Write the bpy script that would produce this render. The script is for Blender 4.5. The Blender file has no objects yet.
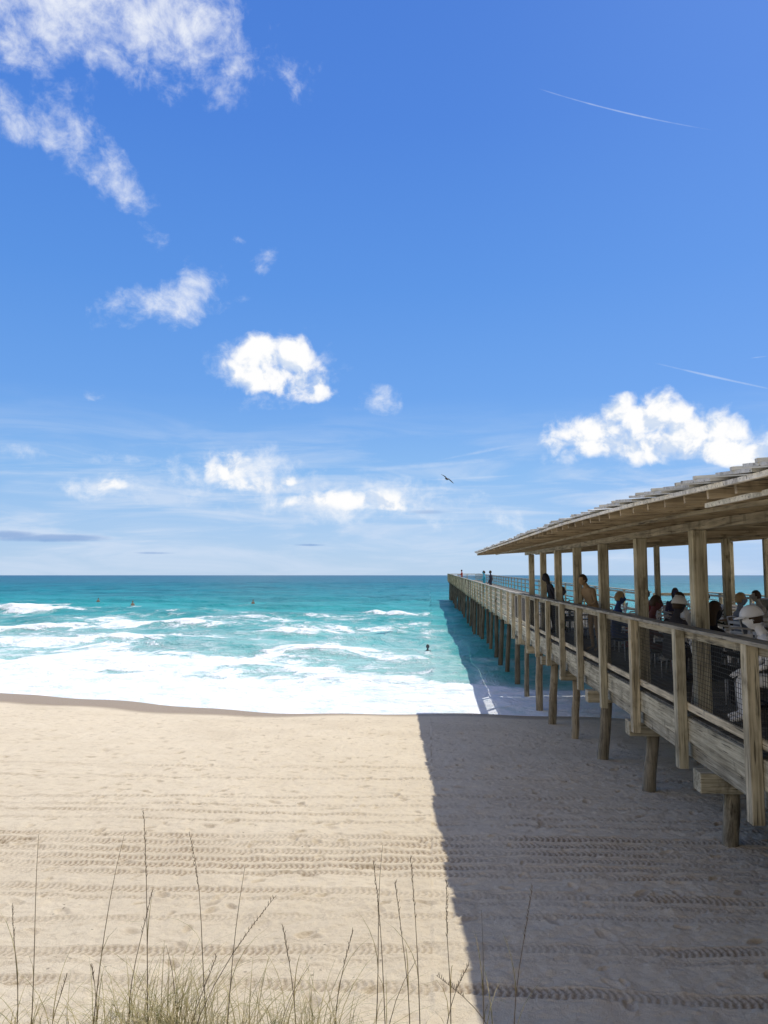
import bpy, bmesh, math, random
import numpy as np
from mathutils import Vector, Matrix, Euler
random.seed(7); rng=np.random.default_rng(11)
S=bpy.context.scene; C=S.collection
S.view_settings.view_transform='Standard'; S.view_settings.look='None'; S.view_settings.exposure=0
R=math.radians
FPX=740.0; PITCH=R(4.87); YAW=R(3.56)
def lin(r,g,b):
    f=lambda c:(c/255/12.92 if c/255<=0.04045 else ((c/255+0.055)/1.055)**2.4)
    return (f(r),f(g),f(b),1)
# ---------------- camera
cd=bpy.data.cameras.new('camera'); cam=bpy.data.objects.new('camera',cd); C.objects.link(cam)
cd.sensor_fit='VERTICAL'; cd.sensor_height=36; cd.lens=FPX*36/1024; cd.clip_start=.05; cd.clip_end=30000
cam.rotation_euler=(R(90)+PITCH,0,YAW); S.camera=cam
CR=cam.rotation_euler.to_matrix()
def pdir(px,py): return (CR@Vector((px-384,512-py,-FPX))).normalized()
# ---------------- tagging
def tag(o,label=None,cat=None,group=None,kind=None):
    if label:o['label']=label
    if cat:o['category']=cat
    if group:o['group']=group
    if kind:o['kind']=kind
    return o
def empty(name,loc,rz=0):
    o=bpy.data.objects.new(name,None); C.objects.link(o); o.location=loc; o.rotation_euler=(0,0,rz); o.empty_display_size=.2
    return o
# ---------------- node helpers
class NT:
    def __init__(s,tree): s.t=tree
    def n(s,ty,**k):
        o=s.t.nodes.new(ty)
        for a,b in k.items(): setattr(o,a,b)
        return o
    def set(s,sock,v):
        if hasattr(v,'is_output'): s.t.links.new(v,sock)
        else: sock.default_value=v
    def m(s,op,a,b=None,c=None,clamp=False):
        o=s.n('ShaderNodeMath',operation=op,use_clamp=clamp)
        s.set(o.inputs[0],a)
        if b is not None:s.set(o.inputs[1],b)
        if c is not None:s.set(o.inputs[2],c)
        return o.outputs[0]
    def vm(s,op,a,b=None):
        o=s.n('ShaderNodeVectorMath',operation=op); s.set(o.inputs[0],a)
        if b is not None:s.set(o.inputs[1],b)
        return o.outputs['Value' if op=='DOT_PRODUCT' else 'Vector']
    def xyz(s,x,y,z):
        o=s.n('ShaderNodeCombineXYZ'); s.set(o.inputs[0],x); s.set(o.inputs[1],y); s.set(o.inputs[2],z); return o.outputs[0]
    def sep(s,v):
        o=s.n('ShaderNodeSeparateXYZ'); s.set(o.inputs[0],v); return o.outputs
    def noise(s,v,scale,detail=5,rough=.5,dist=0,lac=2):
        o=s.n('ShaderNodeTexNoise'); s.set(o.inputs['Vector'],v); s.set(o.inputs['Scale'],scale)
        o.inputs['Detail'].default_value=detail;o.inputs['Roughness'].default_value=rough;o.inputs['Distortion'].default_value=dist;o.inputs['Lacunarity'].default_value=lac
        return o.outputs['Fac']
    def ss(s,v,a,b,lo=0.,hi=1.):
        o=s.n('ShaderNodeMapRange',interpolation_type='SMOOTHSTEP'); s.set(o.inputs[0],v)
        s.set(o.inputs[1],a);s.set(o.inputs[2],b);s.set(o.inputs[3],lo);s.set(o.inputs[4],hi); return o.outputs[0]
    def mix(s,f,a,b,mode='MIX'):
        o=s.n('ShaderNodeMix',data_type='RGBA',blend_type=mode); s.set(o.inputs[0],f); s.set(o.inputs[6],a); s.set(o.inputs[7],b); return o.outputs[2]
    def ramp(s,f,stops,interp='LINEAR'):
        o=s.n('ShaderNodeValToRGB'); s.set(o.inputs[0],f); r=o.color_ramp; r.interpolation=interp
        while len(r.elements)<len(stops): r.elements.new(.5)
        for e,(p,c) in zip(r.elements,stops): e.position=p; e.color=c if len(c)==4 else (*c,1)
        return o.outputs[0]
def material(name,rough=.6,spec=.5,metal=0):
    m=bpy.data.materials.new(name); m.use_nodes=True; t=NT(m.node_tree); b=m.node_tree.nodes['Principled BSDF']
    b.inputs['Roughness'].default_value=rough; b.inputs['Specular IOR Level'].default_value=spec; b.inputs['Metallic'].default_value=metal
    return m,t,b
def bump(t,b,h,strength,dist):
    o=t.n('ShaderNodeBump'); t.set(o.inputs['Height'],h); o.inputs['Strength'].default_value=strength; o.inputs['Distance'].default_value=dist
    t.t.links.new(o.outputs[0],b.inputs['Normal'])
def wood(name,axis,c1,c2,rough=.8,boards=None):
    m,t,b=material(name,rough,.2)
    co=t.n('ShaderNodeTexCoord').outputs['Object']; oi=t.n('ShaderNodeObjectInfo').outputs['Random']
    off=t.m('MULTIPLY',oi,37.0)
    sc={'x':(1.2,26,26),'y':(26,1.2,26),'z':(26,26,1.2)}[axis]
    v=t.vm('ADD',t.vm('MULTIPLY',co,sc),t.xyz(off,off,off))
    g=t.noise(v,1.0,5,.66,.6); k=t.noise(t.vm('ADD',co,t.xyz(off,0,off)),1.9,3,.6)
    f=t.m('ADD',t.m('MULTIPLY',g,.8),t.m('MULTIPLY',k,.4))
    col=t.ramp(f,[(.44,c1),(.72,c2)])
    col=t.mix(1.0,col,t.ramp(oi,[(0,(.74,.75,.74)),(.5,(.95,.97,.93)),(1,(1.18,1.14,1.06))]),'MULTIPLY')
    stain=t.ss(t.noise(t.vm('MULTIPLY',co,(1,1,.6)),4.0,4,.65),.54,.70,0.,.6)
    col=t.mix(stain,col,(.07,.058,.036,1))
    crk=t.ss(t.noise(t.vm('MULTIPLY',v,(2.2,2.2,2.2)),1.0,2,.5),.39,.30,0.,.75); col=t.mix(crk,col,(.035,.028,.018,1))
    if boards:
        s=t.sep(co); a=s['xyz'.index(boards[0])]
        fr=t.m('FRACT',t.m('DIVIDE',a,boards[1])); gap=t.m('LESS_THAN',fr,.06)
        idn=t.n('ShaderNodeTexWhiteNoise',noise_dimensions='1D'); t.set(idn.inputs['W'],t.m('FLOOR',t.m('DIVIDE',a,boards[1])))
        col=t.mix(1.0,col,t.ramp(idn.outputs[0],[(0,(.65,.65,.65)),(1,(1.15,1.13,1.1))]),'MULTIPLY')
        col=t.mix(gap,col,(.01,.01,.01,1))
    t.set(b.inputs['Base Color'],col); bump(t,b,g,.7,.006)
    return m
def plain(name,col,rough=.6,metal=0,var=.15,spec=.4):
    m,t,b=material(name,rough,spec,metal)
    co=t.n('ShaderNodeTexCoord').outputs['Object']; n=t.noise(co,9,3,.6)
    c=t.mix(n,tuple(x*(1-var) for x in col[:3])+(1,),tuple(min(1,x*(1+var)) for x in col[:3])+(1,))
    t.set(b.inputs['Base Color'],c); return m
WA=(.19,.165,.115); WB=(.60,.535,.40)
M={}
M['wz']=wood('weathered_wood_upright','z',WA,WB); M['wx']=wood('weathered_wood_across','x',WA,WB); M['wy']=wood('weathered_wood_along','y',WA,WB)
M['cap']=wood('grey_rail_cap_wood','y',(.14,.13,.11),(.40,.375,.32))
M['dark_x']=wood('roof_timber_across','x',(.17,.14,.10),(.46,.39,.285)); M['dark_y']=wood('roof_timber_along','y',(.17,.145,.105),(.46,.40,.295))
M['soffit']=wood('roof_board','x',(.20,.17,.12),(.52,.44,.325),boards=('y',.14))
M['deck']=wood('deck_board','x',(.10,.085,.065),(.30,.27,.21),boards=('y',.14))
M['pile']=wood('round_pile_wood','z',(.12,.10,.07),(.38,.325,.24))
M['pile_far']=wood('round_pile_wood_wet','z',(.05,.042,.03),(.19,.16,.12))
M['roof']=wood('grey_roof_sheet','x',(.46,.46,.44),(.80,.79,.76))
M['wire']=plain('black_wire',(.01,.01,.01),.5)
M['metal']=plain('chair_metal',(.60,.60,.61),.4,.3); M['darkmetal']=plain('dark_metal',(.03,.03,.03),.4,.5)
M['table']=plain('table_top',(.22,.15,.10),.35)
M['eye']=plain('eye_dark',(.02,.015,.01),.3)
def col_m(n,c,rough=.85): 
    if n not in M: M[n]=plain(n,c,rough,0,.2,.2)
    return M[n]
# ---------------- mesh builder (world coordinates, re-based on the parent)
class MB:
    def __init__(s): s.v=[]; s.f=[]
    def box(s,x0,x1,y0,y1,z0,z1):
        b=len(s.v); s.v+=[(x,y,z) for z in (z0,z1) for y in (y0,y1) for x in (x0,x1)]
        s.f+=[tuple(b+i for i in q) for q in ((0,2,3,1),(4,5,7,6),(0,1,5,4),(2,6,7,3),(0,4,6,2),(1,3,7,5))]; return s
    def beam(s,p,q,w,h):
        p=Vector(p);q=Vector(q);d=(q-p).normalized(); up=Vector((0,0,1)) if abs(d.z)<.95 else Vector((0,1,0))
        a=d.cross(up).normalized()*w/2; c=a.cross(d).normalized()*h/2; b=len(s.v)
        for e in (p,q):
            for i,j in ((-1,-1),(1,-1),(1,1),(-1,1)): s.v.append(tuple(e+a*i+c*j))
        s.f+=[tuple(b+i for i in g) for g in ((0,1,2,3),(7,6,5,4),(0,4,5,1),(1,5,6,2),(2,6,7,3),(3,7,4,0))]; return s
    def tube(s,pts,rs,n=10):
        b=len(s.v)
        for i,p in enumerate(pts):
            p=Vector(p); d=(Vector(pts[min(i+1,len(pts)-1)])-Vector(pts[max(i-1,0)])).normalized()
            up=Vector((0,0,1)) if abs(d.z)<.9 else Vector((0,1,0)); a=d.cross(up).normalized(); c=a.cross(d)
            for k in range(n):
                t=2*math.pi*k/n; s.v.append(tuple(p+(a*math.cos(t)+c*math.sin(t))*rs[i]))
        for i in range(len(pts)-1):
            for k in range(n):
                k2=(k+1)%n; s.f.append((b+i*n+k,b+i*n+k2,b+(i+1)*n+k2,b+(i+1)*n+k))
        s.f.append(tuple(b+k for k in range(n))[::-1]); s.f.append(tuple(b+(len(pts)-1)*n+k for k in range(n))); return s
    def sweep(s,ys,x0,x1,z0,z1,zf):
        b=len(s.v)
        for y in ys:
            z=zf(y); s.v+=[(x0,y,z+z0),(x1,y,z+z0),(x1,y,z+z1),(x0,y,z+z1)]
        for i in range(len(ys)-1):
            for k in range(4):
                k2=(k+1)%4; s.f.append((b+i*4+k,b+i*4+k2,b+i*4+4+k2,b+i*4+4+k))
        s.f.append((b+3,b+2,b+1,b)); e=b+(len(ys)-1)*4; s.f.append((e,e+1,e+2,e+3)); return s
    def build(s,name,mat,parent=None,bevel=0,smooth=False,kind=None,origin=None):
        L=Vector(parent.location) if parent else Vector(origin or (0,0,0))
        me=bpy.data.meshes.new(name); me.from_pydata([(a-L.x,b-L.y,c-L.z) for a,b,c in s.v],[],s.f)
        bm=bmesh.new(); bm.from_mesh(me); bmesh.ops.recalc_face_normals(bm,faces=bm.faces); bm.to_mesh(me); bm.free()
        if smooth: me.polygons.foreach_set('use_smooth',[True]*len(me.polygons))
        me.materials.append(mat); o=bpy.data.objects.new(name,me); C.objects.link(o)
        if parent:o.parent=parent
        else:o.location=L
        if bevel:
            bv=o.modifiers.new('bevel','BEVEL'); bv.width=bevel; bv.segments=1
        if kind:o['kind']=kind
        return o
def copy_tree(o,parent=None):
    c=o.copy(); C.objects.link(c); c.parent=parent
    for ch in list(o.children): copy_tree(ch,c)
    return c
# ---------------- terrain functions
WL=-4.17
def shore(x):
    x=np.asarray(x,float); xx=np.clip(x,-22,3)
    return 22.6+np.where(xx<0,.015*xx*xx,.0)+.25*np.sin(x*.55+1)+.1*np.sin(x*1.7)-np.where(x<-22,(x+22)*.12,0)
def vnoise(x,y,scale,seed):
    g=np.random.default_rng(seed).random((257,257)); u=(x/scale)%256; v=(y/scale)%256
    i=np.floor(u).astype(int); j=np.floor(v).astype(int); fu=u-i; fv=v-j; fu=fu*fu*(3-2*fu); fv=fv*fv*(3-2*fv)
    i=np.clip(i,0,255);j=np.clip(j,0,255)
    return (g[i,j]*(1-fu)*(1-fv)+g[i+1,j]*fu*(1-fv)+g[i,j+1]*(1-fu)*fv+g[i+1,j+1]*fu*fv)-.5
def sand_base(x,y):
    y=np.asarray(y,float); s=22.6-y; n=shore(x)-22.6
    w=np.clip((y-8)/14,0,1)
    return np.maximum(np.where(y<4,-2.60,WL+(s+n*w)*.0855),-9.0)
def grid_obj(name,xs,ys,Z,mat,attrs,kind='structure'):
    nx,ny=len(xs),len(ys); X,Y=np.meshgrid(xs,ys); co=np.stack([X,Y,Z],-1).reshape(-1,3).astype(np.float32)
    idx=np.arange(nx*ny).reshape(ny,nx); q=np.stack([idx[:-1,:-1],idx[:-1,1:],idx[1:,1:],idx[1:,:-1]],-1).reshape(-1,4)
    me=bpy.data.meshes.new(name); me.vertices.add(nx*ny); me.vertices.foreach_set('co',co.ravel())
    me.loops.add(q.size); me.loops.foreach_set('vertex_index',q.ravel().astype(np.int32))
    me.polygons.add(len(q)); me.polygons.foreach_set('loop_start',np.arange(0,q.size,4,dtype=np.int32)); me.polygons.foreach_set('loop_total',np.full(len(q),4,dtype=np.int32))
    me.update(calc_edges=True); me.polygons.foreach_set('use_smooth',np.ones(len(q),bool))
    for k,a in attrs.items():
        at=me.attributes.new(k,'FLOAT','POINT'); at.data.foreach_set('value',a.astype(np.float32).ravel())
    me.materials.append(mat); o=bpy.data.objects.new(name,me); C.objects.link(o); o['kind']=kind; return o
def spacing(parts):
    out=[]
    for a,b,n in parts: out+=list(np.linspace(a,b,n,endpoint=False))
    out.append(parts[-1][1]); return np.array(out)
# ---------------- sand
m,t,b=material('beach_sand',.95,.1)
co=t.n('ShaderNodeTexCoord').outputs['Object']
A=lambda t,n:t.n('ShaderNodeAttribute',attribute_name=n).outputs['Fac']
wet=A(t,'wet'); dis=A(t,'disturb')
n1=t.noise(co,.7,4,.6); n2=t.noise(t.vm('MULTIPLY',co,(1,2.0,1)),7,5,.68); n3=t.noise(co,120,2,.7)
col=t.mix(n1,(.69,.58,.405,1),(.80,.69,.505,1))
col=t.mix(t.ss(n2,.50,.68,0.,.36),col,(.50,.395,.26,1))
col=t.mix(t.m('MULTIPLY',dis,.85),col,(.36,.275,.18,1))
col=t.mix(t.ss(n3,.52,.72,0.,.38),col,(.34,.27,.18,1))
sh=t.n('ShaderNodeTexVoronoi'); t.set(sh.inputs['Vector'],co); sh.inputs['Scale'].default_value=9; sh.inputs['Randomness'].default_value=1
spk=t.m('MULTIPLY',t.m('LESS_THAN',sh.outputs['Distance'],.10),t.ss(n1,.5,.6))
col=t.mix(t.m('MULTIPLY',spk,.6),col,(.15,.12,.08,1))
col=t.mix(wet,col,(.36,.275,.18,1))
t.set(b.inputs['Base Color'],col); t.set(b.inputs['Roughness'],t.m('MULTIPLY_ADD',wet,-.5,.95))
bump(t,b,t.m('ADD',t.noise(co,30,6,.76),t.m('MULTIPLY',n3,.25)),.85,.024)
xs=spacing([(-3000,-60,12),(-60,-14,60),(-14,-5,200),(-5,4.2,700),(4.2,14,160),(14,60,40),(60,3000,13)])
ys=spacing([(-60,3.6,40),(3.6,9,440),(9,14,200),(14,24,180),(24,60,30)])
X,Y=np.meshgrid(xs,ys); Z=sand_base(X,Y); SH=shore(X)
fade=np.clip((SH-Y-.6)/3,0,1)
dune=.10*np.exp(-((X+1.4)/1.5)**2-((Y-4.0)/.5)**2); Z=Z+dune
Z+=fade*(vnoise(X,Y,1.9,1)*.035+vnoise(X,Y,.5,2)*.020+vnoise(X,Y,.2,3)*.019+vnoise(X,Y,.08,4)*.014+vnoise(X,Y,.035,5)*.008)
dis=np.clip(vnoise(X,Y,1.2,7)*1.2,0,1)*.3
def track(yc,slope,w,depth,pitch,ph=0,strength=1,curv=0):
    global Z,dis
    c=yc+slope*X+curv*np.sin(X*.35+ph)+vnoise(X,Y*0,1.3,41)*.03; v=(Y-c)/w; on=(np.abs(v)<1); e=np.clip((1-np.abs(v))*5,0,1)
    tr=np.sin(2*math.pi*(X/pitch+ph)+np.abs(v)*3.4); fd=np.clip(.85+1.1*vnoise(X,Y,.7,42)+.4*vnoise(X,Y,.2,43),0,1.2)
    Z-=on*e*(depth*(.5+.5*tr))*fd; rim=np.exp(-((np.abs(v)-1.12)/.12)**2); Z+=rim*depth*.4
    dis=np.maximum(dis,on*e*(.25+.65*(tr>.1))*strength*fd); dis=np.maximum(dis,np.exp(-((v-1.15)/.09)**2)*.35*strength)
for a in ((8.72,.015,.10,.012,.06,.1,1,.05),(8.42,.013,.10,.012,.06,.35,1,.05),(8.12,.012,.09,.012,.058,.5,1,.04),(7.86,.012,.09,.012,.058,.2,1,.04),(7.60,.01,.08,.012,.055,.6,1,.04),(7.36,.01,.07,.011,.055,.6,.9,.04),
          (6.84,-.01,.09,.011,.055,.2,.9,.05),(6.62,-.01,.045,.008,.05,.2,.7,.05),(6.2,.03,.06,.009,.05,.7,.6,.15),(5.62,.03,.08,.011,.05,.2,1,.12),(5.44,.03,.035,.007,.046,.2,.6,.12),(4.98,-.02,.08,.012,.052,.6,1,.1),
          (10.9,.05,.08,.012,.08,.4,.6,.1),(10.3,.02,.07,.012,.08,.4,.6,.1),(9.75,-.03,.07,.012,.07,.4,.7,.1),(9.35,-.03,.06,.010,.07,.4,.7,.1),(12.3,.02,.08,.012,.1,.1,.5,.1),(13.4,.02,.1,.012,.1,.1,.4,.1)): track(*a)
for k in range(2600):
    yy=4+17.5*random.random()**.8; xx=random.uniform(-13,11)
    if k<420:
        l=k//30; yy=9+l*.9+.25*math.sin(l)+ (.12 if k%2 else -.10); xx=-12+((k%30)*.72+l*.3)
    r=random.uniform(.03,.065); i0,i1=np.searchsorted(ys,[yy-.3,yy+.3]); j0,j1=np.searchsorted(xs,[xx-.3,xx+.3])
    if i1<=i0 or j1<=j0: continue
    a=random.uniform(0,3.14); dx=X[i0:i1,j0:j1]-xx; dy=Y[i0:i1,j0:j1]-yy; u=dx*math.cos(a)+dy*math.sin(a); v=-dx*math.sin(a)+dy*math.cos(a)
    dp=random.uniform(.4,1.0)
    q=np.sqrt((u/(r*1.7))**2+(v/(r*.8))**2); Z[i0:i1,j0:j1]+=dp*(-.022*np.exp(-q**4)+.007*np.exp(-((q-1.25)/.25)**2))*fade[i0:i1,j0:j1]
    dis[i0:i1,j0:j1]=np.maximum(dis[i0:i1,j0:j1],.75*np.exp(-q**4)*random.random())
wetv=np.clip(1-(SH-Y-.35-.25*np.sin(X*.6)-np.clip(-X-2,0,12)*.20)/.6,0,1)
grid_obj('sand',xs,ys,Z,m,{'wet':wetv,'disturb':dis})
# ---------------- water
m,t,b=material('sea_water',.22,.32); b.inputs['IOR'].default_value=1.33
co=t.n('ShaderNodeTexCoord').outputs['Object']; s_=A(t,'offshore'); cr=A(t,'crest')
ls=t.m('DIVIDE',t.m('LOGARITHM',t.m('ADD',t.m('MAXIMUM',s_,0),1),10.0),3.5)
w1=t.noise(t.vm('MULTIPLY',co,(.06,.10,1)),1,4,.6,.5)
base=t.ramp(ls,[(0,(.40,.58,.46)),(.22,(.15,.50,.42)),(.38,(.070,.43,.385)),(.52,(.032,.36,.345)),(.60,(.012,.24,.26)),(.75,(.005,.15,.19)),(1,(.006,.105,.17))])
base=t.mix(t.ss(w1,.38,.64),base,t.mix(1.0,base,(.48,.66,.68,1),'MULTIPLY'))
nA=t.noise(t.vm('MULTIPLY',co,(.17,.10,1)),1.0,7,.60,1.4); nB=t.noise(t.vm('MULTIPLY',co,(.9,.6,1)),1.1,5,.7,.8)
nC=t.noise(t.vm('MULTIPLY',co,(.035,.035,1)),1,2,.5)
th=t.ramp(t.m('DIVIDE',s_,150.0),[(0,(.0,)*3),(.028,(.20,)*3),(.043,(.44,)*3),(.062,(.51,)*3),(.14,(.525,)*3),(.26,(.54,)*3),(.36,(.575,)*3),(.5,(.63,)*3),(.7,(.74,)*3),(1,(.98,)*3)])
fa=t.m('ADD',t.m('ADD',t.m('MULTIPLY',nA,.62),t.m('MULTIPLY',nB,.22)),t.m('MULTIPLY',nC,.20))
fa=t.m('ADD',fa,t.m('MULTIPLY',cr,.36))
foam=t.ss(fa,t.m('SUBTRACT',th,.02),t.m('ADD',th,.10))
vo=t.n('ShaderNodeTexVoronoi',feature='DISTANCE_TO_EDGE'); t.set(vo.inputs['Vector'],t.vm('ADD',t.vm('MULTIPLY',co,(.55,.30,0)),t.xyz(t.m('MULTIPLY',nB,2.0),t.m('MULTIPLY',nA,2.4),0))); vo.inputs['Scale'].default_value=1.0
lace=t.m('MULTIPLY',t.ss(vo.outputs['Distance'],.12,.0),t.ss(fa,t.m('SUBTRACT',th,.12),t.m('SUBTRACT',th,-.01)))
lace=t.m('MULTIPLY',lace,t.ss(s_,70,35,0.,.5))
foam=t.m('MAXIMUM',foam,lace)
veil=t.m('MULTIPLY',t.ss(fa,t.m('SUBTRACT',th,.14),th),t.ss(s_,55,15,0.,.30)); foam=t.m('MAXIMUM',foam,veil)
foamc=t.mix(t.ss(nB,.32,.60),(.70,.81,.79,1),(.93,.94,.93,1))
fc=t.mix(foam,base,foamc)
t.set(b.inputs['Base Color'],fc); t.set(b.inputs['Roughness'],t.m('MULTIPLY_ADD',foam,.5,.32)); t.set(b.inputs['Specular IOR Level'],t.m('MULTIPLY_ADD',foam,-.13,.18))
rip=t.m('ADD',t.m('ADD',t.noise(t.vm('MULTIPLY',co,(.8,1.2,1)),1.2,6,.66,.3),t.m('MULTIPLY',nA,1.2)),t.m('MULTIPLY',foam,.5))
bump(t,b,rip,.85,.36)
xs=spacing([(-9000,-900,14),(-900,-150,40),(-150,-60,90),(-60,14,420),(14,120,60),(120,900,20),(900,9000,14)])
ys=spacing([(21,30,90),(30,60,190),(60,140,260),(140,400,130),(400,1500,50),(1500,12000,20)])
X,Y=np.meshgrid(xs,ys); SH=shore(X); off=Y-SH
amp=np.clip(off/25,0,1)*np.clip(2500/(Y+1),0,1)
crest=np.zeros_like(X); Z=np.full_like(X,WL)
Z+=amp*(.10*np.sin(Y*.6+1.3*np.sin(X*.05)+vnoise(X,Y,25,21)*8)+.15*np.sin(Y*.21+vnoise(X,Y,60,22)*6)+vnoise(X,Y,7,27)*.34+vnoise(X,Y,2.6,23)*.24+vnoise(X,Y,1.1,24)*.12)
near=np.clip(off/3,0,1)*(1-amp); Z+=near*(vnoise(X,Y,1.4,25)*.12+vnoise(X,Y,.5,26)*.06)
def breaker(x0,x1,y0,slope,h,w,st):
    global Z,crest
    yc=y0+slope*(X-x0)+vnoise(X,Y*0,9,int(31+y0))*w*4+vnoise(X,Y*0,2.2,int(51+y0))*w*1.2; e=np.clip((X-x0)/((x1-x0)*.35),0,1)*np.clip((x1-X)/((x1-x0)*.35),0,1)
    g=np.where(Y<yc,np.exp(-((Y-yc)/(w*.5))**2),np.exp(-((Y-yc)/w)**2))*e*np.clip(.7+vnoise(X,Y,3,32)*1.6,0,2)
    tail=np.where(Y>yc,np.exp(-((Y-yc)/(w*4))**2),0)*e*.6
    Z+=g*h; crest=np.maximum(crest,np.where(Y<yc+w*.3,g,np.maximum(g*.5,tail))*st)
breaker(-64,-39,84,.04,1.3,2.8,2.0); breaker(-75,-52,79,.0,.7,2.0,1.4); breaker(-36,-16,64,.05,.42,2.2,.55); breaker(-16,2,56,-.03,.42,2.2,.55)
breaker(-28,-9,45,.04,.34,1.6,.6); breaker(-11,2,39,-.02,.30,1.5,.6); breaker(-24,0,32,-.03,.30,1.3,.8); breaker(-40,-24,56,.0,.36,2,.5); breaker(-10,2,76,0,.42,2.4,.6); breaker(-22,-12,36,0.04,.3,1.3,.7)
pier_shade=np.clip((X+.2)/2.2,0,1)*np.clip((13-X)/3,0,1)*np.clip((off-1.5)/4,0,1); crest=crest*(1-pier_shade)-.40*pier_shade  # foam colour taken out around the pier so its shadow on the water looks darker
Z=np.maximum(Z,WL-.5); Z=np.where(off<2,np.maximum(Z,WL-.02),Z)
grid_obj('water',xs,ys,Z,m,{'offshore':off,'crest':crest})
m2,t2,b2=material('sea_bed',.9,.1); b2.inputs['Base Color'].default_value=(.3,.3,.22,1)
sb=MB(); sb.v=[(-9000,60,-9),(9000,60,-9),(9000,12000,-9),(-9000,12000,-9)]; sb.f=[(0,1,2,3)]; sb.build('ground',m2,kind='structure')
# ---------------- pier
D0=-1.685; YEND=131
def dz(y): return D0+.85*min(max((y-28)/95,0),1)
pier=empty('fishing_pier',(6.5,26,-4.2)); tag(pier,'long weathered wooden fishing pier on round piles running out over the surf','pier')
ysP=[-3]+[28+i*5 for i in range(21)]; ysP=[y for y in ysP if y<YEND]+[YEND]
d=MB(); d.sweep([-3,27.9],3.12,9.95,-.045,0,dz); d.sweep(ysP[1:],3.12,8.0,-.045,0,dz); d.build('deck',M['deck'],pier)
fb=MB(); fb.sweep([-3,28],3.075,3.115,-.30,-.02,dz); fb.sweep(ysP[1:],3.075,3.115,-.22,-.02,dz); fb.build('fascia_board',M['wy'],pier,.004)
fb=MB(); fb.sweep(ysP[:2],9.96,10.0,-.30,-.02,dz); fb.sweep(ysP[1:],8.005,8.045,-.22,-.02,dz); fb.build('fascia_board',M['wy'],pier)
j=MB()
for x in np.arange(3.5,9.9,.62): j.sweep([-3,27.9],x-.025,x+.025,-.30,-.05,dz)
for x in np.arange(3.5,7.9,.62): j.sweep(ysP[1:],x-.025,x+.025,-.24,-.05,dz)
j.build('joists',M['dark_y'],pier)
lb=MB(); lb.sweep([-3,28],3.13,3.19,-.50,-.31,dz); lb.build('lower_stringer',M['wy'],pier)
yb=8.75-2.95*2; bi=0
while yb<YEND:
    z=dz(yb); near_=yb<28; c1=.51 if near_ else .25; c2=.73 if near_ else .46
    cb=MB(); cb.box(2.98 if near_ else 3.2,9.9 if near_ else 8.1,yb-.12,yb+.12,z-c2,z-c1); cb.build('cap_beam',M['wx'] if near_ else M['dark_x'],pier,.008)
    xl=[3.36,6.5,9.6] if near_ else [3.38,7.7]
    for x in xl:
        g=float(sand_base(x,yb)); lx=random.uniform(-.22,.0) if near_ else random.uniform(-.35,.1); ly=random.uniform(-.15,.15); rr=random.uniform(.085,.108)
        zt=z-c2-.003; p=MB(); n=6; zb=max(g-.8,-7.0)
        p.tube([(x+lx*(1-k/n)+random.uniform(-.014,.014),yb+ly*(1-k/n),zb+(zt-zb)*k/n) for k in range(n+1)],[rr*(1.1-.16*k/n)+random.uniform(-.005,.005) for k in range(n+1)],12)
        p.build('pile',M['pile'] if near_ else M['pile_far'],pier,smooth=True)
    yb+=2.95 if yb<26 else random.uniform(2.7,3.5); bi+=1
posts=[]; y=7.3-3*2.02
while y<YEND:
    posts.append(y); z=dz(y); p=MB(); w=.068 if y<28 else .045
    if y<28: p.box(2.955,3.07,y-w,y+w,z-.62,z+1.035)
    else: p.box(2.985,3.07,y-w,y+w,z-.24,z+1.035)
    p.build('rail_post',M['wz'],pier,.006); y+=2.02 if y<28 else 2.7
ysR=[posts[0]-.3]+[28+i*5 for i in range(21)]; ysR=[y for y in ysR if y<YEND]+[YEND+.1]
c=MB(); c.sweep(ysR[:2],2.92,3.12,1.038,1.078,dz); c.sweep(ysR[1:],2.97,3.12,1.038,1.072,dz); c.build('rail_cap',M['cap'],pier,.005)
c=MB(); c.sweep(ysR[:2],3.073,3.11,.93,1.03,dz); c.build('upper_rail',M['wy'],pier,.003)
c=MB(); c.sweep(ysR[:2],3.073,3.11,.07,.16,dz); c.build('lower_rail',M['wy'],pier,.003)
c=MB()
for h in (.06,.26,.46,.66,.86): c.sweep(ysR[1:],3.073,3.095,h,h+.145,dz)
c.build('side_boards',M['wy'],pier)
for a,bq in zip(posts[:-1],posts[1:]):
    if a>27: break
    w=MB(); z=dz(a)
    for yy in np.arange(a+.08,bq-.05,.05): w.box(3.088,3.092,yy-.002,yy+.002,z+.16,z+.93)
    for zz in np.arange(.2,.93,.05): w.box(3.0925,3.0965,a+.07,bq-.07,z+zz-.002,z+zz+.002)
    w.build('wire_mesh',M['wire'],pier)
rp=MB()
for y in np.arange(1.5,27.9,2.5):
    p=MB(); z=dz(y); p.box(10.003,10.10,y-.07,y+.07,z-.5,z+1.035); p.build('rail_post',M['wz'],pier)
for y in np.arange(29,YEND,2.7): z=dz(y); rp.box(8.05,8.13,y-.05,y+.05,z-.24,z+1.035)
rp.build('rail_post',M['wz'],pier,kind='stuff')
c=MB()
for h,tk in ((1.038,.04),(.93,.07),(.62,.07),(.3,.07)): 
    c.sweep([-3,27.9],9.94,10.0 if h<1 else 10.12,h,h+tk,dz); c.sweep(ysR[1:],8.02,8.047 if h<1 else 8.15,h,h+tk,dz)
c.build('far_side_rails',M['wy'],pier)
c=MB(); z=dz(YEND)
for h,tk in ((1.04,.04),(.93,.09),(.62,.09),(.3,.09)): c.box(3.13,7.99,YEND-.05,YEND,z+h,z+h+tk)
for x in (3.15,4.8,6.4,7.95): c.box(x,x+.12,YEND+.003,YEND+.1,z-.5,z+1.03)
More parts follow.
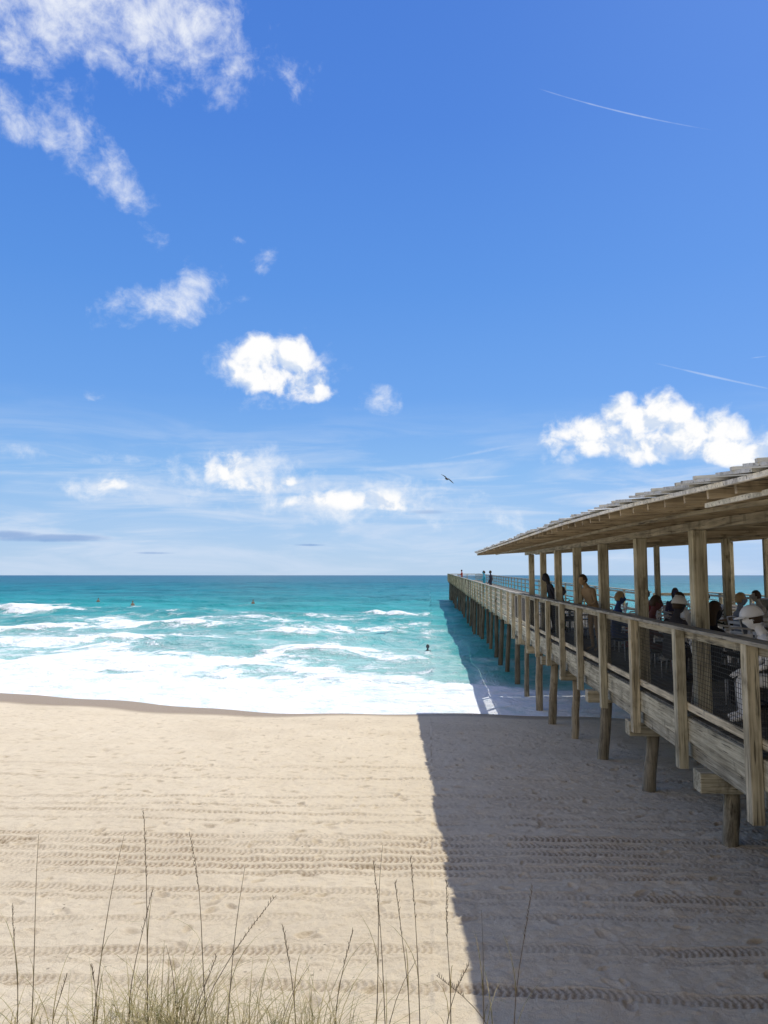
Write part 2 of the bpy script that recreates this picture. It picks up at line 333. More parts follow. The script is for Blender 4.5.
c.box(8.2,9.99,27.95,28.05,D0+.93,D0+1.03); c.box(8.2,9.99,27.95,28.05,D0+.3,D0+.4)
c.build('end_rail',M['wx'],pier)
# ---------------- pavilion
EX=1.62
def eh(y): return float(np.interp(y,[-3,3.5,6.2,9.1,26.2],[.45,.495,.58,.635,.765]))
def rz(x,y): return eh(y)+(x-EX)*.062
pav=empty('dining_pavilion',(6.5,12,D0)); tag(pav,'open sided dining pavilion with a long low timber roof on square posts','pavilion')
rs=MB(); y=-3.
while y<26:
    w=random.choice((.30,.38,.45)); x0=EX-.05+random.uniform(-.025,.025); y1=min(y+w+.03,26.2); b0=len(rs.v); sk=random.uniform(-.015,.015)
    for i,(yy,up) in enumerate(((y,.006),(y1,.034))):
        for x in (x0+sk*i,10.6):
            zz=rz(x,yy)+up; rs.v+=[(x,yy,zz),(x,yy,zz+.018)]
    q=lambda *i:tuple(b0+k for k in i)
    rs.f+=[q(0,2,3,1),q(4,5,7,6),q(0,1,5,4),q(2,6,7,3),q(1,3,7,5),q(0,4,6,2)]
    if random.random()<.6:
        ym=y+w*.5; rs.beam((x0-.01,ym,rz(x0,ym)+.046),(10.5,ym,rz(10.5,ym)+.046),.03,.02)
    y+=w
rs.build('roof_sheets',M['roof'],pav)
sf=MB(); ysS=list(np.linspace(-3,26,30))
for i in range(len(ysS)-1):
    a,bq=ysS[i],ysS[i+1]; b0=len(sf.v)
    for yy in (a,bq):
        for x in (EX+.02,10.5): sf.v+=[(x,yy,rz(x,yy)-.010),(x,yy,rz(x,yy)+.003)]
    q=lambda *i:tuple(b0+k for k in i); sf.f+=[q(0,2,6,4),q(1,5,7,3),q(0,4,5,1),q(2,3,7,6)]
sf.build('roof_deck',M['soffit'],pav)
fa=MB(); fa.sweep(ysS,EX-.012,EX+.015,-.028,.0,eh); fa.build('eave_board',M['roof'],pav,.002)
ef=MB(); ef.beam((EX+.02,26.03,rz(EX,26)-.04),(10.5,26.03,rz(10.5,26)-.04),.03,.09); ef.build('end_board',M['wx'],pav)
rf=MB()
for yy in np.arange(-2.8,25.9,.405): 
    rf.beam((EX+.03,yy,rz(EX,yy)-.045),(10.45,yy,rz(10.45,yy)-.045),.03,.06)
rf.build('rafters',M['dark_x'],pav)
rows=[9.43+2.53*k for k in range(-3,7)]
for x in (3.32,6.6,9.7):
    h=MB(); h.sweep(ysS,x-.04,x+.04,-.185,-.077,lambda y:rz(x,y)); h.build('header_beam',M['dark_y'],pav,.006)
h=MB(); h.sweep(ysS,2.28,2.31,-.11,-.077,lambda y:rz(2.3,y)); h.build('outer_purlin',M['dark_y'],pav)
for ri,yy in enumerate(rows):
    h=MB(); h.beam((3.45,yy,rz(3.4,yy)-.15),(9.6,yy,rz(9.6,yy)-.15),.04,.10); h.build('tie_beam',M['dark_x'],pav)
    for x in (3.32,6.6,9.7):
        if x==6.6 and ri%2: continue
        hw=.085 if x<4 else .07
        p=MB(); p.box(x-hw,x+hw,yy-hw,yy+hw,D0,rz(x,yy)-.188); p.build('roof_post',M['wz'],pav,.008)
g2=MB(); g2.sweep([-3,4.9],EX+.16,EX+.18,-.105,-.076,eh)
g2.build('lower_eave_strip',M['roof'],pav)
# ---------------- dark counter added to darken the far side under the roof
cn=empty('added_dark_counter',(8.9,17.5,D0)); tag(cn,'long dark wooden counter added to darken the far side under the pavilion roof','counter')
q=MB(); q.box(8.6,9.15,15.6,20.2,D0+.02,D0+1.04); q.build('cabinet',M['dark_x'],cn,.01)
q=MB(); q.box(8.48,9.25,15.5,20.3,D0+1.043,D0+1.09); q.build('countertop',M['table'],cn,.008)
# ---------------- furniture
def ordw(i): return ['nearest','second','third','fourth','fifth','sixth','seventh','eighth'][i]
ch=empty('dining_chair',(0,0,0))
s=MB(); s.box(-.21,.21,-.2,.2,.44,.465); s.build('seat',M['darkmetal'],ch,.008)
for sx in (-1,1):
    l=MB(); l.tube([(sx*.2,.19,0),(sx*.19,.18,.44)],[.012,.012],8); l.build('leg',M['metal'],ch,smooth=True)
    l=MB(); l.tube([(sx*.2,-.24,0),(sx*.19,-.19,.44),(sx*.19,-.21,.65),(sx*.185,-.27,.92)],[.013]*4,8); l.build('leg',M['metal'],ch,smooth=True)
bk=MB()
for z in (.56,.65,.74,.83): bk.beam((-.185,-.20-.16*(z-.56),z),(.185,-.20-.16*(z-.56),z),.014,.05)
bk.tube([(-.185,-.27,.92),(0,-.285,.94),(.185,-.27,.92)],[.013]*3,8); bk.build('backrest',M['metal'],ch)
tb=empty('dining_table',(0,0,0))
s=MB(); s.box(-.4,.4,-.4,.4,.71,.75); s.build('tabletop',M['table'],tb,.008)
s=MB(); s.tube([(0,0,.03),(0,0,.71)],[.035,.035],12); s.build('column',M['darkmetal'],tb)
s=MB(); s.beam((-.3,0,.02),(.3,0,.02),.06,.03); s.beam((0,-.3,.045),(0,.3,.045),.06,.03); s.build('foot',M['darkmetal'],tb)
tabs=[(4.3,7.4),(4.35,9.9),(4.3,12.4),(4.35,14.9),(4.3,17.6),(4.35,20.6),(4.3,23.4)]; mids=[(6.4,8.6),(6.5,11.3),(6.4,13.9),(6.5,16.6),(6.4,19.4),(6.5,22.2)]; fars=[(8.5,10.6),(8.5,13.6),(8.6,22.5)]
nc=0;nt=0
for row,where in ((tabs,'along the near railing'),(mids,'in the middle row'),(fars,'along the far railing')):
    for idx,(x,y) in enumerate(row):
        o=tb if nt==0 else copy_tree(tb); o.location=(x,y,D0+.001); nt+=1
        tag(o,'square dark dining table %s, %s from the viewer'%(where,ordw(idx)),'table','dining tables in the pavilion')
        for jx,(dx,dy,rr) in enumerate(((-.68,0,-R(90)),(.68,0,R(90)),(0,-.66,0),(0,.66,R(180)))):
            o=ch if nc==0 else copy_tree(ch); o.location=(x+dx+random.uniform(-.03,.03),y+dy,D0+.001); o.rotation_euler.z=rr+random.uniform(-.2,.2); nc+=1
            side=['on the railing side','on the inner side','on the viewer side','on the sea side'][jx]
            tag(o,'grey metal slat-back chair %s of the %s table %s'%(side,ordw(idx),where),'chair','metal dining chairs in the pavilion')
# ---------------- people
def person(label,loc,rzz,pose,shirt,legs,skin,hair,hat=None,lean=0.,arms='table',longhair=False,group=None):
    root=empty('person',loc,rzz); tag(root,label,'person',group)
    sit=pose=='sit'; dzp=-.41 if sit else 0
    def tl(p,z0=.93+dzp):
        x,y,z=p; z=z+dzp; a=lean; return (x,y*math.cos(a)+(z-z0)*math.sin(a),z0+(z-z0)*math.cos(a)-y*math.sin(a))
    V=[];Rr=[];E=[];K=[]
    def add(p,r,par,kind):
        V.append(p);Rr.append(r);i=len(V)-1
        if par is not None:E.append((par,i));K.append(kind)
        return i
    pe=add((0,0,.93+dzp),(.15,.115),None,''); wa=add(tl((0,0,1.10)),(.13,.10),pe,'shirt'); cz=add(tl((0,0,1.30)),(.155,.11),wa,'shirt')
    nb=add(tl((0,0,1.44)),(.075,.07),cz,'shirt'); nk=add(tl((0,.01,1.53)),(.05,.05),nb,'skin'); hd=add(tl((0,.03,1.60)),(.055,.06),nk,'skin')
    for sx in (-1,1):
        sh=add(tl((sx*.165,0,1.39)),(.062,.062),cz,'shirt')
        if arms=='table': el=tl((sx*.24,.10,1.14)); wr=tl((sx*.13,.34,1.13))
        elif arms=='up': el=tl((sx*.26,.14,1.30)); wr=tl((sx*.12,.22,1.52))
        else: el=tl((sx*.23,-.03,1.12)); wr=tl((sx*.24,.08,.89))
        mid=tuple((a+b_)/2 for a,b_ in zip(V[sh],el)); mi=add(mid,(.05,.05),sh,'shirt'); e=add(el,(.04,.04),mi,'skin'); w=add(wr,(.027,.03),e,'skin')
        dv=(Vector(wr)-Vector(el)).normalized(); sd=dv.cross(Vector((0,0,1))); sd=sd.normalized() if sd.length>.1 else Vector((1,0,0))
        if arms=='down': sd=Vector((0,1,0))
        pc=Vector(wr)+dv*.06; pl=add(tuple(pc),(.035,.018),w,'skin')
        for f,(o_,ln) in enumerate(((-.03,.055),(-.01,.07),(.01,.075),(.03,.065))):
            a_=add(tuple(pc+dv*.045+sd*o_),(.009,.009),pl,'skin'); add(tuple(pc+dv*(.045+ln*.9)+sd*o_*1.2-Vector((0,0,.02))),(.007,.007),a_,'skin')
        th=add(tuple(Vector(wr)+dv*.035-sd*.045),(.01,.01),w,'skin'); add(tuple(Vector(wr)+dv*.08-sd*.06),(.008,.008),th,'skin')
        hp=add((sx*.085,.02,.88+dzp),(.085,.09),pe,'legs')
        if sit: kn=(sx*.12,.43,.50);an=(sx*.12,.42,.09);to=(sx*.13,.58,.04)
        else: kn=(sx*.10,.03,.49);an=(sx*.10,-.02,.09);to=(sx*.12,.15,.04)
        mk=tuple((a+b_)/2 for a,b_ in zip(V[hp],kn)); m_=add(mk,(.075,.075),hp,'legs'); kk=add(kn,(.055,.058),m_,'legs'); aa=add(an,(.036,.04),kk,'shin'); add(to,(.038,.028),aa,'shoe')
    me=bpy.data.meshes.new('body'); me.from_pydata(V,E,[]); o=bpy.data.objects.new('body',me); C.objects.link(o)
    sk=o.modifiers.new('s','SKIN'); sk.use_smooth_shade=True
    for i,sv in enumerate(me.skin_vertices[0].data): sv.radius=Rr[i]; sv.use_root=(i==0)
    o.modifiers.new('u','SUBSURF').levels=1
    dg=bpy.context.evaluated_depsgraph_get(); dg.update(); nm=bpy.data.meshes.new_from_object(o.evaluated_get(dg)); bpy.data.objects.remove(o)
    bm=bmesh.new(); bm.from_mesh(nm)
    hc=Vector(tl((0,.035,1.645))); rot=Matrix.Rotation(-lean*.5,3,'X')
    r=bmesh.ops.create_uvsphere(bm,u_segments=16,v_segments=12,radius=1)
    for v in r['verts']:
        p=v.co.copy(); q=Vector((p.x*.076,p.y*.095,p.z*.118))
        if p.z<-.2: q.x*=1+.35*(p.z+.2)
        if p.y>.8 and abs(p.x)<.25 and -.4<p.z<.1: q.y+=.02
        v.co=hc+rot@q
    hf=set(f for v in r['verts'] for f in v.link_faces)
    for sx in (-1,1):
        r2=bmesh.ops.create_uvsphere(bm,u_segments=6,v_segments=5,radius=.012,matrix=Matrix.Translation(hc+rot@Vector((sx*.03,.085,.012))))
        for v in r2['verts']:
            for f in v.link_faces:f.material_index=4
        r3=bmesh.ops.create_uvsphere(bm,u_segments=8,v_segments=6,radius=1)
        for v in r3['verts']: v.co=hc+rot@Vector((sx*.077+v.co.x*.012,v.co.y*.02,v.co.z*.032))
        hf|=set(f for v in r3['verts'] for f in v.link_faces)
    idx={'shirt':0,'legs':1,'skin':2,'shin':1 if legs[1] else 2,'shoe':3}
    segs=[(Vector(V[a]),Vector(V[b_]),idx[k]) for (a,b_),k in zip(E,K)]
    for f in bm.faces:
        f.smooth=True
        if f in hf: f.material_index=2; continue
        if f.material_index==4: continue
        c=f.calc_center_median(); best=9;bi=0
        for a,b_,k in segs:
            ab=b_-a; tt=max(0,min(1,(c-a).dot(ab)/max(ab.length_squared,1e-6))); dd=(c-a-ab*tt).length
            if dd<best:best=dd;bi=k
        f.material_index=bi
    bm.to_mesh(nm); bm.free(); nm.materials.clear()
    for mm in (col_m('cloth_%d_%d_%d'%tuple(int(c*99) for c in shirt),shirt),col_m('trousers_%d_%d_%d'%tuple(int(c*99) for c in legs[0]),legs[0]),col_m('skin_%d'%int(skin[0]*99),skin,.55),col_m('shoe_dark',(.04,.035,.03)),M['eye']): nm.materials.append(mm)
    nm.name='body'; ob=bpy.data.objects.new('body',nm); C.objects.link(ob); ob.parent=root
    bm=bmesh.new(); bmesh.ops.create_uvsphere(bm,u_segments=18,v_segments=14,radius=1)
    dele=[f for f in bm.faces if (lambda c:(c.y>.35 and c.z<.55) or (c.z<-.35 and not longhair) or c.z<-.9 or (c.y>.0 and c.z<-.1))(f.calc_center_median())]
    bmesh.ops.delete(bm,geom=dele,context='FACES')
    for v in bm.verts:
        p=v.co; q=Vector((p.x*.088,p.y*.108-.008,p.z*.128+.008))
        if longhair and p.z<-.1: q.z-=(-.1-p.z)*.16; q.y-=.02
        q*=1+.04*math.sin(p.x*17+p.z*9); v.co=hc+rot@q
    for f in bm.faces:f.smooth=True
    hm=bpy.data.meshes.new('hair'); bm.to_mesh(hm); bm.free(); hm.materials.append(col_m('hair_%d'%int(hair[0]*99),hair,.6)); ho=bpy.data.objects.new('hair',hm); C.objects.link(ho); ho.parent=root
    sd_=ho.modifiers.new('solid','SOLIDIFY'); sd_.thickness=.012
    if hat:
        bm=bmesh.new(); bmesh.ops.create_uvsphere(bm,u_segments=18,v_segments=14,radius=1)
        bmesh.ops.delete(bm,geom=[f for f in bm.faces if f.calc_center_median().z<-.02],context='FACES')
        for v in bm.verts: p=v.co; v.co=hc+rot@Vector((p.x*.100,p.y*.120,p.z*.128+.030))
        vs=[]
        for k2 in range(9):
            a=math.pi*(.14+.72*k2/8); inn=Vector((math.cos(a)*.098,math.sin(a)*.117,.040)); ou=Vector((math.cos(a)*.104,math.sin(a)*.117+.08*math.sin(a)**.5,.025))
            vs.append((bm.verts.new(hc+rot@inn),bm.verts.new(hc+rot@ou)))
        for k2 in range(8): bm.faces.new((vs[k2][0],vs[k2][1],vs[k2+1][1],vs[k2+1][0]))
        for f in bm.faces:f.smooth=True
        cm=bpy.data.meshes.new('cap'); bm.to_mesh(cm); bm.free(); cm.materials.append(col_m('cap_%d'%int(hat[0]*99),hat)); co_=bpy.data.objects.new('cap',cm); C.objects.link(co_); co_.parent=root
        s2=co_.modifiers.new('solid','SOLIDIFY'); s2.thickness=.012; s2.offset=1
    return root
WH=(.88,.88,.86);BK=(.02,.02,.025);SK=(.58,.37,.26);SK2=(.42,.26,.18);BR=(.06,.04,.025);BLD=(.38,.27,.14);GY=(.26,.26,.28)
G=D0+.001; DL=((.1,.1,.12),1)
person('person in white shirt and white cap leaning over a table near the railing',(3.98,8.78,G),R(75),'sit',WH,DL,SK,BR,hat=WH,lean=.36)
person('person in black top with long dark hair sitting left of the white capped diner',(3.46,9.55,G),R(-70),'sit',BK,DL,SK,BR,lean=.1,longhair=True)
person('person in dark top and pale grey cap seated by the railing',(3.68,11.75,G),R(-60),'sit',(.05,.05,.06),DL,SK,BR,hat=(.6,.6,.57),lean=.25)
person('person with brown hair seated just beyond the pale grey cap',(3.60,12.75,G),R(-100),'sit',(.12,.05,.05),DL,SK2,BR,lean=.2)
person('person in navy shirt seated by the railing behind the brown haired diner',(3.62,14.9,G),R(-90),'sit',(.05,.08,.2),DL,SK,BLD,lean=.1)
person('person in white blouse seated on the inner side of the fourth table',(5.0,14.9,G),R(90),'sit',(.7,.7,.68),DL,SK,BR,lean=.15,longhair=True)
person('person in tan shirt leaning behind the railing between two roof posts',(3.66,16.9,G),R(120),'stand',(.30,.21,.12),((.07,.07,.1),1),SK2,BR,arms='table',lean=.42)
person('person in black at the railing, the left one of the dark pair',(3.60,22.0,G),R(100),'stand',(.04,.04,.05),(BK,1),SK2,BK,longhair=True,arms='down',lean=.3)
person('person in dark grey shirt right of the one in black at the railing',(3.62,20.9,G),R(-90),'sit',(.10,.10,.12),(BK,1),SK,BR)
person('person with blond hair seated deep under the roof by a post',(5.6,13.9,G),R(-90),'sit',(.20,.23,.28),DL,SK,BLD,arms='table')
person('person in pale blue shirt seated at the second far railing table',(8.5,12.95,G),0,'sit',(.35,.5,.65),DL,SK,BR)
person('person in olive shirt seated on the sea side of the nearest far railing table',(8.5,11.26,G),R(180),'sit',(.2,.2,.1),DL,SK2,BR)
person('person in maroon shirt seated at the inner side of a table',(5.0,17.6,G),R(90),'sit',(.25,.04,.04),DL,SK,BK)
person('person in dark green shirt seated at the railing side of the last table',(3.7,23.4,G),R(-90),'sit',(.04,.09,.05),DL,SK,BR)
mid=[((7.18,11.3),90,(.05,.05,.06),'black shirt'),((5.82,16.6),-90,(.05,.06,.05),'charcoal shirt'),((7.18,16.6),90,(.4,.38,.34),'beige shirt'),((6.4,20.06),180,(.06,.06,.12),'dark navy shirt')]
for (x,y),a,cl,nm_ in mid: person('person in %s seated at a middle row table under the roof'%nm_,(x,y,G),R(a),'sit',cl,DL,random.choice((SK,SK2)),BR,lean=.15,longhair=random.random()<.4)
person('person in turquoise shirt standing out on the open pier',(3.75,52,dz(52)),R(80),'stand',(.05,.35,.5),((.05,.05,.1),0),SK,BR,arms='table')
person('person in dark shirt standing beside the turquoise shirt on the pier',(4.6,57,dz(57)),R(60),'stand',(.04,.04,.06),((.2,.18,.14),0),SK,BR,arms='down')
person('person fishing at the far end of the pier',(3.9,92,dz(92)),R(70),'stand',(.4,.1,.08),((.05,.05,.1),0),SK,BR,arms='table')
for (px,dd,lab,sc) in ((252,104,'swimmer standing chest deep straight below the brightest round cloud',SK2),(128,98,'swimmer left of centre in the teal water beyond the breakers',SK2),(92,110,'swimmer farthest left beyond the breaking wave',SK2),(427,41,'bather in grey rash vest in the foam next to the pier shadow',SK)):
    x=(px-430)/740*dd; person(lab,(x,dd,WL-(1.05 if dd>50 else 1.38)),R(200),'stand',(.1,.11,.13) if dd<50 else sc,((.05,.08,.2),0),sc,BR,arms='table' if dd<50 else 'down',lean=0)
# ---------------- bird
def at(px,py,dist): return pdir(px,py)*dist
bl=at(447,479,62); bird=empty('seagull',bl,R(35)); tag(bird,'small brown seabird gliding alone in the blue sky above the pier','bird'); bird.rotation_euler=(R(8),R(28),R(35))
def rel(mb,name,mat):
    o=mb.build(name,mat,smooth=True); o.parent=bird; return o
bb=MB(); bb.tube([(0,-.30,0),(0,-.22,.0),(0,-.05,-.01),(0,.1,0),(0,.18,.03),(0,.24,.04),(0,.30,.03),(0,.36,.02)],[.03,.045,.085,.07,.045,.05,.035,.006],10)
rel(bb,'body',plain('bird_brown',(.10,.07,.05)))
for sx in (-1,1):
    w=MB(); P=[(0,.10,-.10,.02),(.22,.17,-.06,.09),(.42,.13,-.08,.07),(.66,-.02,-.14,.0)]
    for (a,f,bk_,zz) in P: w.v+=[(sx*(a+.04),f,zz),(sx*(a+.04),bk_,zz),(sx*(a+.04),(f+bk_)/2,zz+.015)]
    for i in range(3):
        q=i*3; w.f+=[(q,q+2,q+5,q+3),(q+2,q+1,q+4,q+5),(q+1,q,q+3,q+4)]
    rel(w,'wing',plain('bird_wing',(.16,.10,.06)))
w=MB(); w.v=[(-.03,-.26,.0),(.03,-.26,0),(.07,-.42,.0),(-.07,-.42,0),(0,-.3,.02)]; w.f=[(0,1,4),(1,2,4),(2,3,4),(3,0,4)]; rel(w,'tail',plain('bird_tail',(.2,.15,.1)))
# ---------------- dune grass
def blades(mb,x,y,z,h,w,az,bend,n=5):
    b0=len(mb.v); dx,dy=math.cos(az),math.sin(az); px_,py_=-dy,dx
    for i in range(n+1):
        t_=i/n; o=bend*t_*t_*h; zz=z+h*(t_-.35*bend*t_*t_*t_); ww=w*(1-t_)**.6+.0004
        mb.v+=[(x+dx*o+px_*ww,y+dy*o+py_*ww,zz),(x+dx*o-px_*ww,y+dy*o-py_*ww,zz)]
    for i in range(n): q=b0+2*i; mb.f.append((q,q+1,q+3,q+2))
mg,t,b=material('dune_grass',.7,.2); co=t.n('ShaderNodeTexCoord').outputs['Object']
nn=t.noise(co,11,3,.7); t.set(b.inputs['Base Color'],t.ramp(nn,[(.30,(.09,.10,.03)),(.44,(.22,.20,.075)),(.56,(.42,.345,.17)),(.70,(.58,.48,.29))]))
gz=lambda x,y: float(sand_base(x,y))
g=MB()
tufts=[(-2.15,4.05,.4),(-1.85,4.2,.55),(-1.62,4.05,.95),(-1.45,4.25,1.15),(-1.28,4.1,1.1),(-1.05,4.2,.75),(-.85,4.1,.65),(-.65,4.2,.85),(-.5,4.1,.5),(-1.4,3.9,1.0),(-.95,3.95,.7),(-2.4,4.15,.4),(-1.7,4.45,.4),(-.3,4.0,.25)]
for tx,ty,sc in tufts:
    for k in range(int(125*sc)):
        r=abs(random.gauss(0,.12)); a=random.uniform(0,6.28); x=tx+r*math.cos(a); y=ty+r*math.sin(a)*.8
        blades(g,x,y,gz(x,y)-.02,random.uniform(.18,.52)*(.62+.40*sc)*(1 if random.random()<.85 else 1.2),random.uniform(.0012,.0028),random.uniform(0,6.28),random.uniform(.2,1.6))
gg=g.build('dune_grass',mg,smooth=True,kind='stuff'); tag(gg,'low tangled green and straw coloured dune grass','grass')
mst=plain('dry_stalk',(.13,.10,.06),.8,0,.45)
stalks=[(14,905,.0),(40,835,.05),(65,975,.1),(90,965,.0),(125,835,.08),(143,810,-.04),(150,890,.1),(165,945,-.1),(186,832,-.12),(215,955,.1),(246,865,.05),(275,895,.35),(283,925,-.1),(310,965,.2),(352,930,.08),(372,860,-.1),(385,845,.1),(397,880,-.05),(410,855,-.1),(420,960,.2),(450,880,.06),(470,965,.1),(480,910,-.06),(437,975,-.3),(530,885,0.05)]
for i,(px,py,ln) in enumerate(stalks):
    dd=random.uniform(3.9,4.45); tv=pdir(px,py); tip=tv*(dd/tv.y); bx=tip.x-ln*1.1+random.uniform(-.06,.06); by=dd-random.uniform(-.08,.12); bz=gz(bx,by)-.03
    P=[];n=7;wob=random.uniform(-.02,.02)
    for k in range(n+1):
        u=k/n; P.append((bx+(tip.x-bx)*u**2.0+wob*math.sin(u*5),by+(tip.y-by)*u**1.4,bz+(tip.z-bz)*u))
    s=MB(); s.tube(P,[.0036-.0026*k/n for k in range(n+1)],5)
    o0=empty('grass_stalk',(bx,by,bz)); s.build('stem',mst,o0,smooth=True)
    if i%3!=1:
        h=MB()
        for k in range(16):
            u=.80+.2*k/16; q=Vector(P[5]).lerp(Vector(P[7]),(u-.8)/.2); a=random.uniform(0,6.28); h.tube([tuple(q),(q.x+.009*math.cos(a),q.y+.009*math.sin(a),q.z+.022)],[.0022,.0008],4)
        h.build('seed_head',mst,o0)
    for k in range(2):
        lf=MB(); q=P[1+k*2]; blades(lf,q[0],q[1],q[2],random.uniform(.25,.45),.0025,random.uniform(0,6.28),random.uniform(.3,.9)); lf.build('leaf_blade',mg,o0)
    tag(o0,'tall thin dry grass stalk rising from the dune grass at the bottom edge','grass stalk','tall dry grass stalks at the bottom edge')
# ---------------- world
w=bpy.data.worlds.new('World'); S.world=w; w.use_nodes=True; t=NT(w.node_tree); bg=w.node_tree.nodes['Background']; outw=w.node_tree.nodes['World Output']
sd=Vector((.40,.65,1.0)).normalized(); elev=math.asin(sd.z); azi=math.atan2(sd.x,sd.y)
gen=t.n('ShaderNodeTexCoord').outputs['Generated']; nv=t.vm('NORMALIZE',gen); X_,Y_,Z_=t.sep(nv)
el=t.m('ARCSINE',Z_); az=t.m('ARCTAN2',X_,Y_)
sky=t.n('ShaderNodeTexSky',sky_type='NISHITA'); sky.sun_disc=False; sky.sun_elevation=elev; sky.sun_rotation=azi; sky.air_density=1.2; sky.dust_density=.4; sky.ozone_density=2.5
grad=t.ramp(t.m('DIVIDE',el,R(90)),[(0,lin(186,214,244)),(.03,lin(172,206,245)),(.085,lin(138,188,243)),(.15,lin(106,164,238)),(.24,lin(88,149,232)),(.36,lin(74,132,224)),(.5,lin(66,121,216)),(1,lin(55,105,200))])
skc=t.mix(.85,t.mix(1.0,sky.outputs[0],(.075,.085,.10,1),'MULTIPLY'),grad)
skc=t.mix(t.ss(az,R(0),R(40),0.,.25),skc,lin(124,167,246))
P=t.xyz(t.m('MULTIPLY',az,7.4),t.m('MULTIPLY',el,7.4),0)
wn=t.n('ShaderNodeTexNoise'); t.set(wn.inputs['Vector'],P); wn.inputs['Scale'].default_value=2.2; wn.inputs['Detail'].default_value=3
wo=t.vm('SUBTRACT',wn.outputs['Color'],(.5,.5,.5))
warp=t.vm('ADD',P,t.vm('MULTIPLY',wo,(.22,.20,0)))
PW=t.vm('ADD',P,t.vm('MULTIPLY',wo,(.26,.20,0)))
def field(lst,flat,src):
    out=None
    for (px,py,rx,ry,ang,s) in lst:
        d_=pdir(px,py); a0=math.atan2(d_.x,d_.y); e0=math.asin(d_.z)
        mp=t.n('ShaderNodeMapping',vector_type='TEXTURE'); t.set(mp.inputs['Vector'],src)
        mp.inputs['Location'].default_value=(a0*7.4,e0*7.4,0); mp.inputs['Rotation'].default_value=(0,0,R(ang)); mp.inputs['Scale'].default_value=(rx/100/math.cos(e0),ry/100,1)
        v=mp.outputs[0]
        if flat: v=t.vm('MAXIMUM',v,t.vm('MULTIPLY',v,(1,-1.6,1)))
        mm=t.m('SUBTRACT',s,t.vm('DOT_PRODUCT',v,v)); out=mm if out is None else t.m('MAXIMUM',out,mm)
    return t.m('MAXIMUM',out,-3.)
cum=field([(264,380,52,24,-6,.95),(262,358,30,25,0,1.0),(292,360,28,25,0,1.0),(306,388,32,26,-6,1.0),(232,368,22,14,0,.6),(652,448,102,23,-3,1.1),(592,432,44,23,0,.95),(652,422,40,28,0,1.1),(625,415,28,19,0,.95),(700,436,48,26,0,1.05),(765,455,36,16,0,.9),(232,470,36,24,0,.95),(250,486,40,14,0,.85),(350,502,66,15,0,.95),(385,508,36,10,0,.8),(105,488,24,11,0,.7),(293,480,20,9,0,.6)],True,PW)
nc1=t.noise(warp,3.0,8,.56); nc2=t.noise(t.vm('ADD',warp,(.06,.11,0)),3.0,4,.56)
dc=t.ss(t.m('ADD',cum,t.m('MULTIPLY',t.m('SUBTRACT',nc1,.5),3.6)),.0,.95)
lit=t.ss(t.m('ADD',t.m('SUBTRACT',nc1,nc2),t.m('MULTIPLY',t.m('SUBTRACT',nc1,.5),.35)),-.14,.03)
cc=t.mix(lit,lin(212,225,244),(1.0,1.0,1.0,1))
wis=field([(50,-4,170,42,-4,1.3),(110,38,66,34,-8,1.0),(20,45,56,30,0,.8),(205,22,60,40,-25,.85),(75,92,30,22,0,.65),(35,125,80,26,-18,.7),(100,160,62,26,-36,.8),(128,200,24,18,0,.55),(155,238,22,14,-20,.65),(168,303,68,22,12,1.0),(205,286,28,24,20,1.),(265,258,20,16,40,.45),(240,238,12,7,0,.4),(380,400,24,18,0,.95),(240,476,92,32,0,1.0),(285,484,60,20,0,.8),(360,500,118,26,0,1.05),(110,458,44,9,0,.55),(25,453,24,9,0,.5),(108,488,52,17,0,1.0),(90,395,20,8,0,.2),(470,520,90,22,0,.5),(555,460,40,14,0,.5),(275,372,76,46,0,.55),(655,435,130,42,0,.4)],False,PW)
nw=t.noise(t.vm('MULTIPLY',warp,(1.0,1.15,1)),2.6,8,.64,.1)
dw=t.ss(t.m('ADD',wis,t.m('MULTIPLY',t.m('SUBTRACT',nw,.5),4.8)),.0,2.2,0.,.93)
ctr=field([(622,112,92,.9,-19,.75),(715,377,60,1.4,-19,.9),(760,357,12,1.0,0,.5),(505,447,60,2,6,.4),(420,466,100,4,4,.6),(470,478,90,2,2,.5),(480,452,70,2.5,10,.5)],False,P)
dcn=t.ss(t.m('ADD',ctr,t.m('MULTIPLY',t.m('SUBTRACT',nw,.5),1.5)),0.,1.,0.,.42)
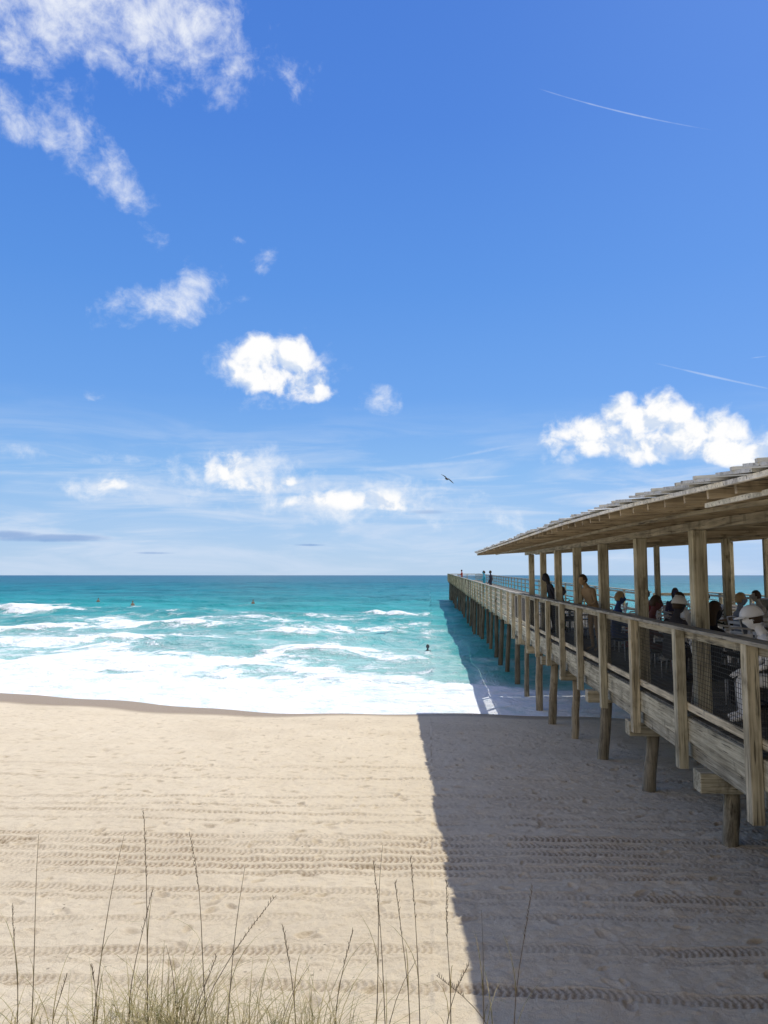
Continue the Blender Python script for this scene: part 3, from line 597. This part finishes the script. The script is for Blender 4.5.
bars=field([(50,538,58,4.5,1,1.0),(15,535,30,5,0,.9),(155,553,26,1.8,0,.7),(310,545,22,1.8,0,.7),(430,512,40,4,0,.5)],False,P)
db=t.ss(t.m('ADD',bars,t.m('MULTIPLY',t.m('SUBTRACT',nw,.5),1.2)),0.,.9,0.,.6)
ns=t.noise(t.xyz(t.m('MULTIPLY',az,3.2),t.m('MULTIPLY',el,22.),0),1.5,5,.6,.6)
band=t.m('MULTIPLY',t.ss(el,R(14),R(4)),t.ss(el,R(-1),R(2.5),.45,1.0)); dst=t.m('MULTIPLY',t.ss(ns,.40,.70,0.,.72),band)
col=t.mix(dst,skc,lin(214,227,246)); col=t.mix(dcn,col,lin(215,228,248)); col=t.mix(dw,col,lin(246,249,254)); col=t.mix(dc,col,cc); col=t.mix(db,col,lin(112,152,208))
t.set(bg.inputs['Color'],col); bg.inputs['Strength'].default_value=1.0
# rest of the sphere: clear sky overhead, uneven warm fill added behind the camera to lift the shade, hazy sea level below
bkf=t.m('MULTIPLY',t.ss(Y_,.10,-.50),t.ss(t.noise(nv,2.2,3,.55),.30,.55,.45,1.))
col2=t.mix(t.m('MULTIPLY',bkf,.9),skc,(.88,.79,.67,1)); col2=t.mix(t.ss(Z_,-.02,-.06),col2,(.3,.28,.22,1))
bg2=t.n('ShaderNodeBackground'); t.set(bg2.inputs['Color'],col2); bg2.inputs['Strength'].default_value=1.0
inside=t.m('MULTIPLY',t.m('MULTIPLY',t.m('GREATER_THAN',Y_,.42),t.m('GREATER_THAN',Z_,-.01)),t.m('LESS_THAN',Z_,.76))
ms=t.n('ShaderNodeMixShader'); t.set(ms.inputs[0],inside); t.t.links.new(bg2.outputs[0],ms.inputs[1]); t.t.links.new(bg.outputs[0],ms.inputs[2]); t.t.links.new(ms.outputs[0],outw.inputs['Surface'])
sl=bpy.data.lights.new('sun','SUN'); sl.energy=4.2; sl.angle=R(.53); sl.color=(1,.965,.90); so=bpy.data.objects.new('sun',sl); C.objects.link(so)
so.rotation_euler=(-sd).to_track_quat('-Z','Y').to_euler()
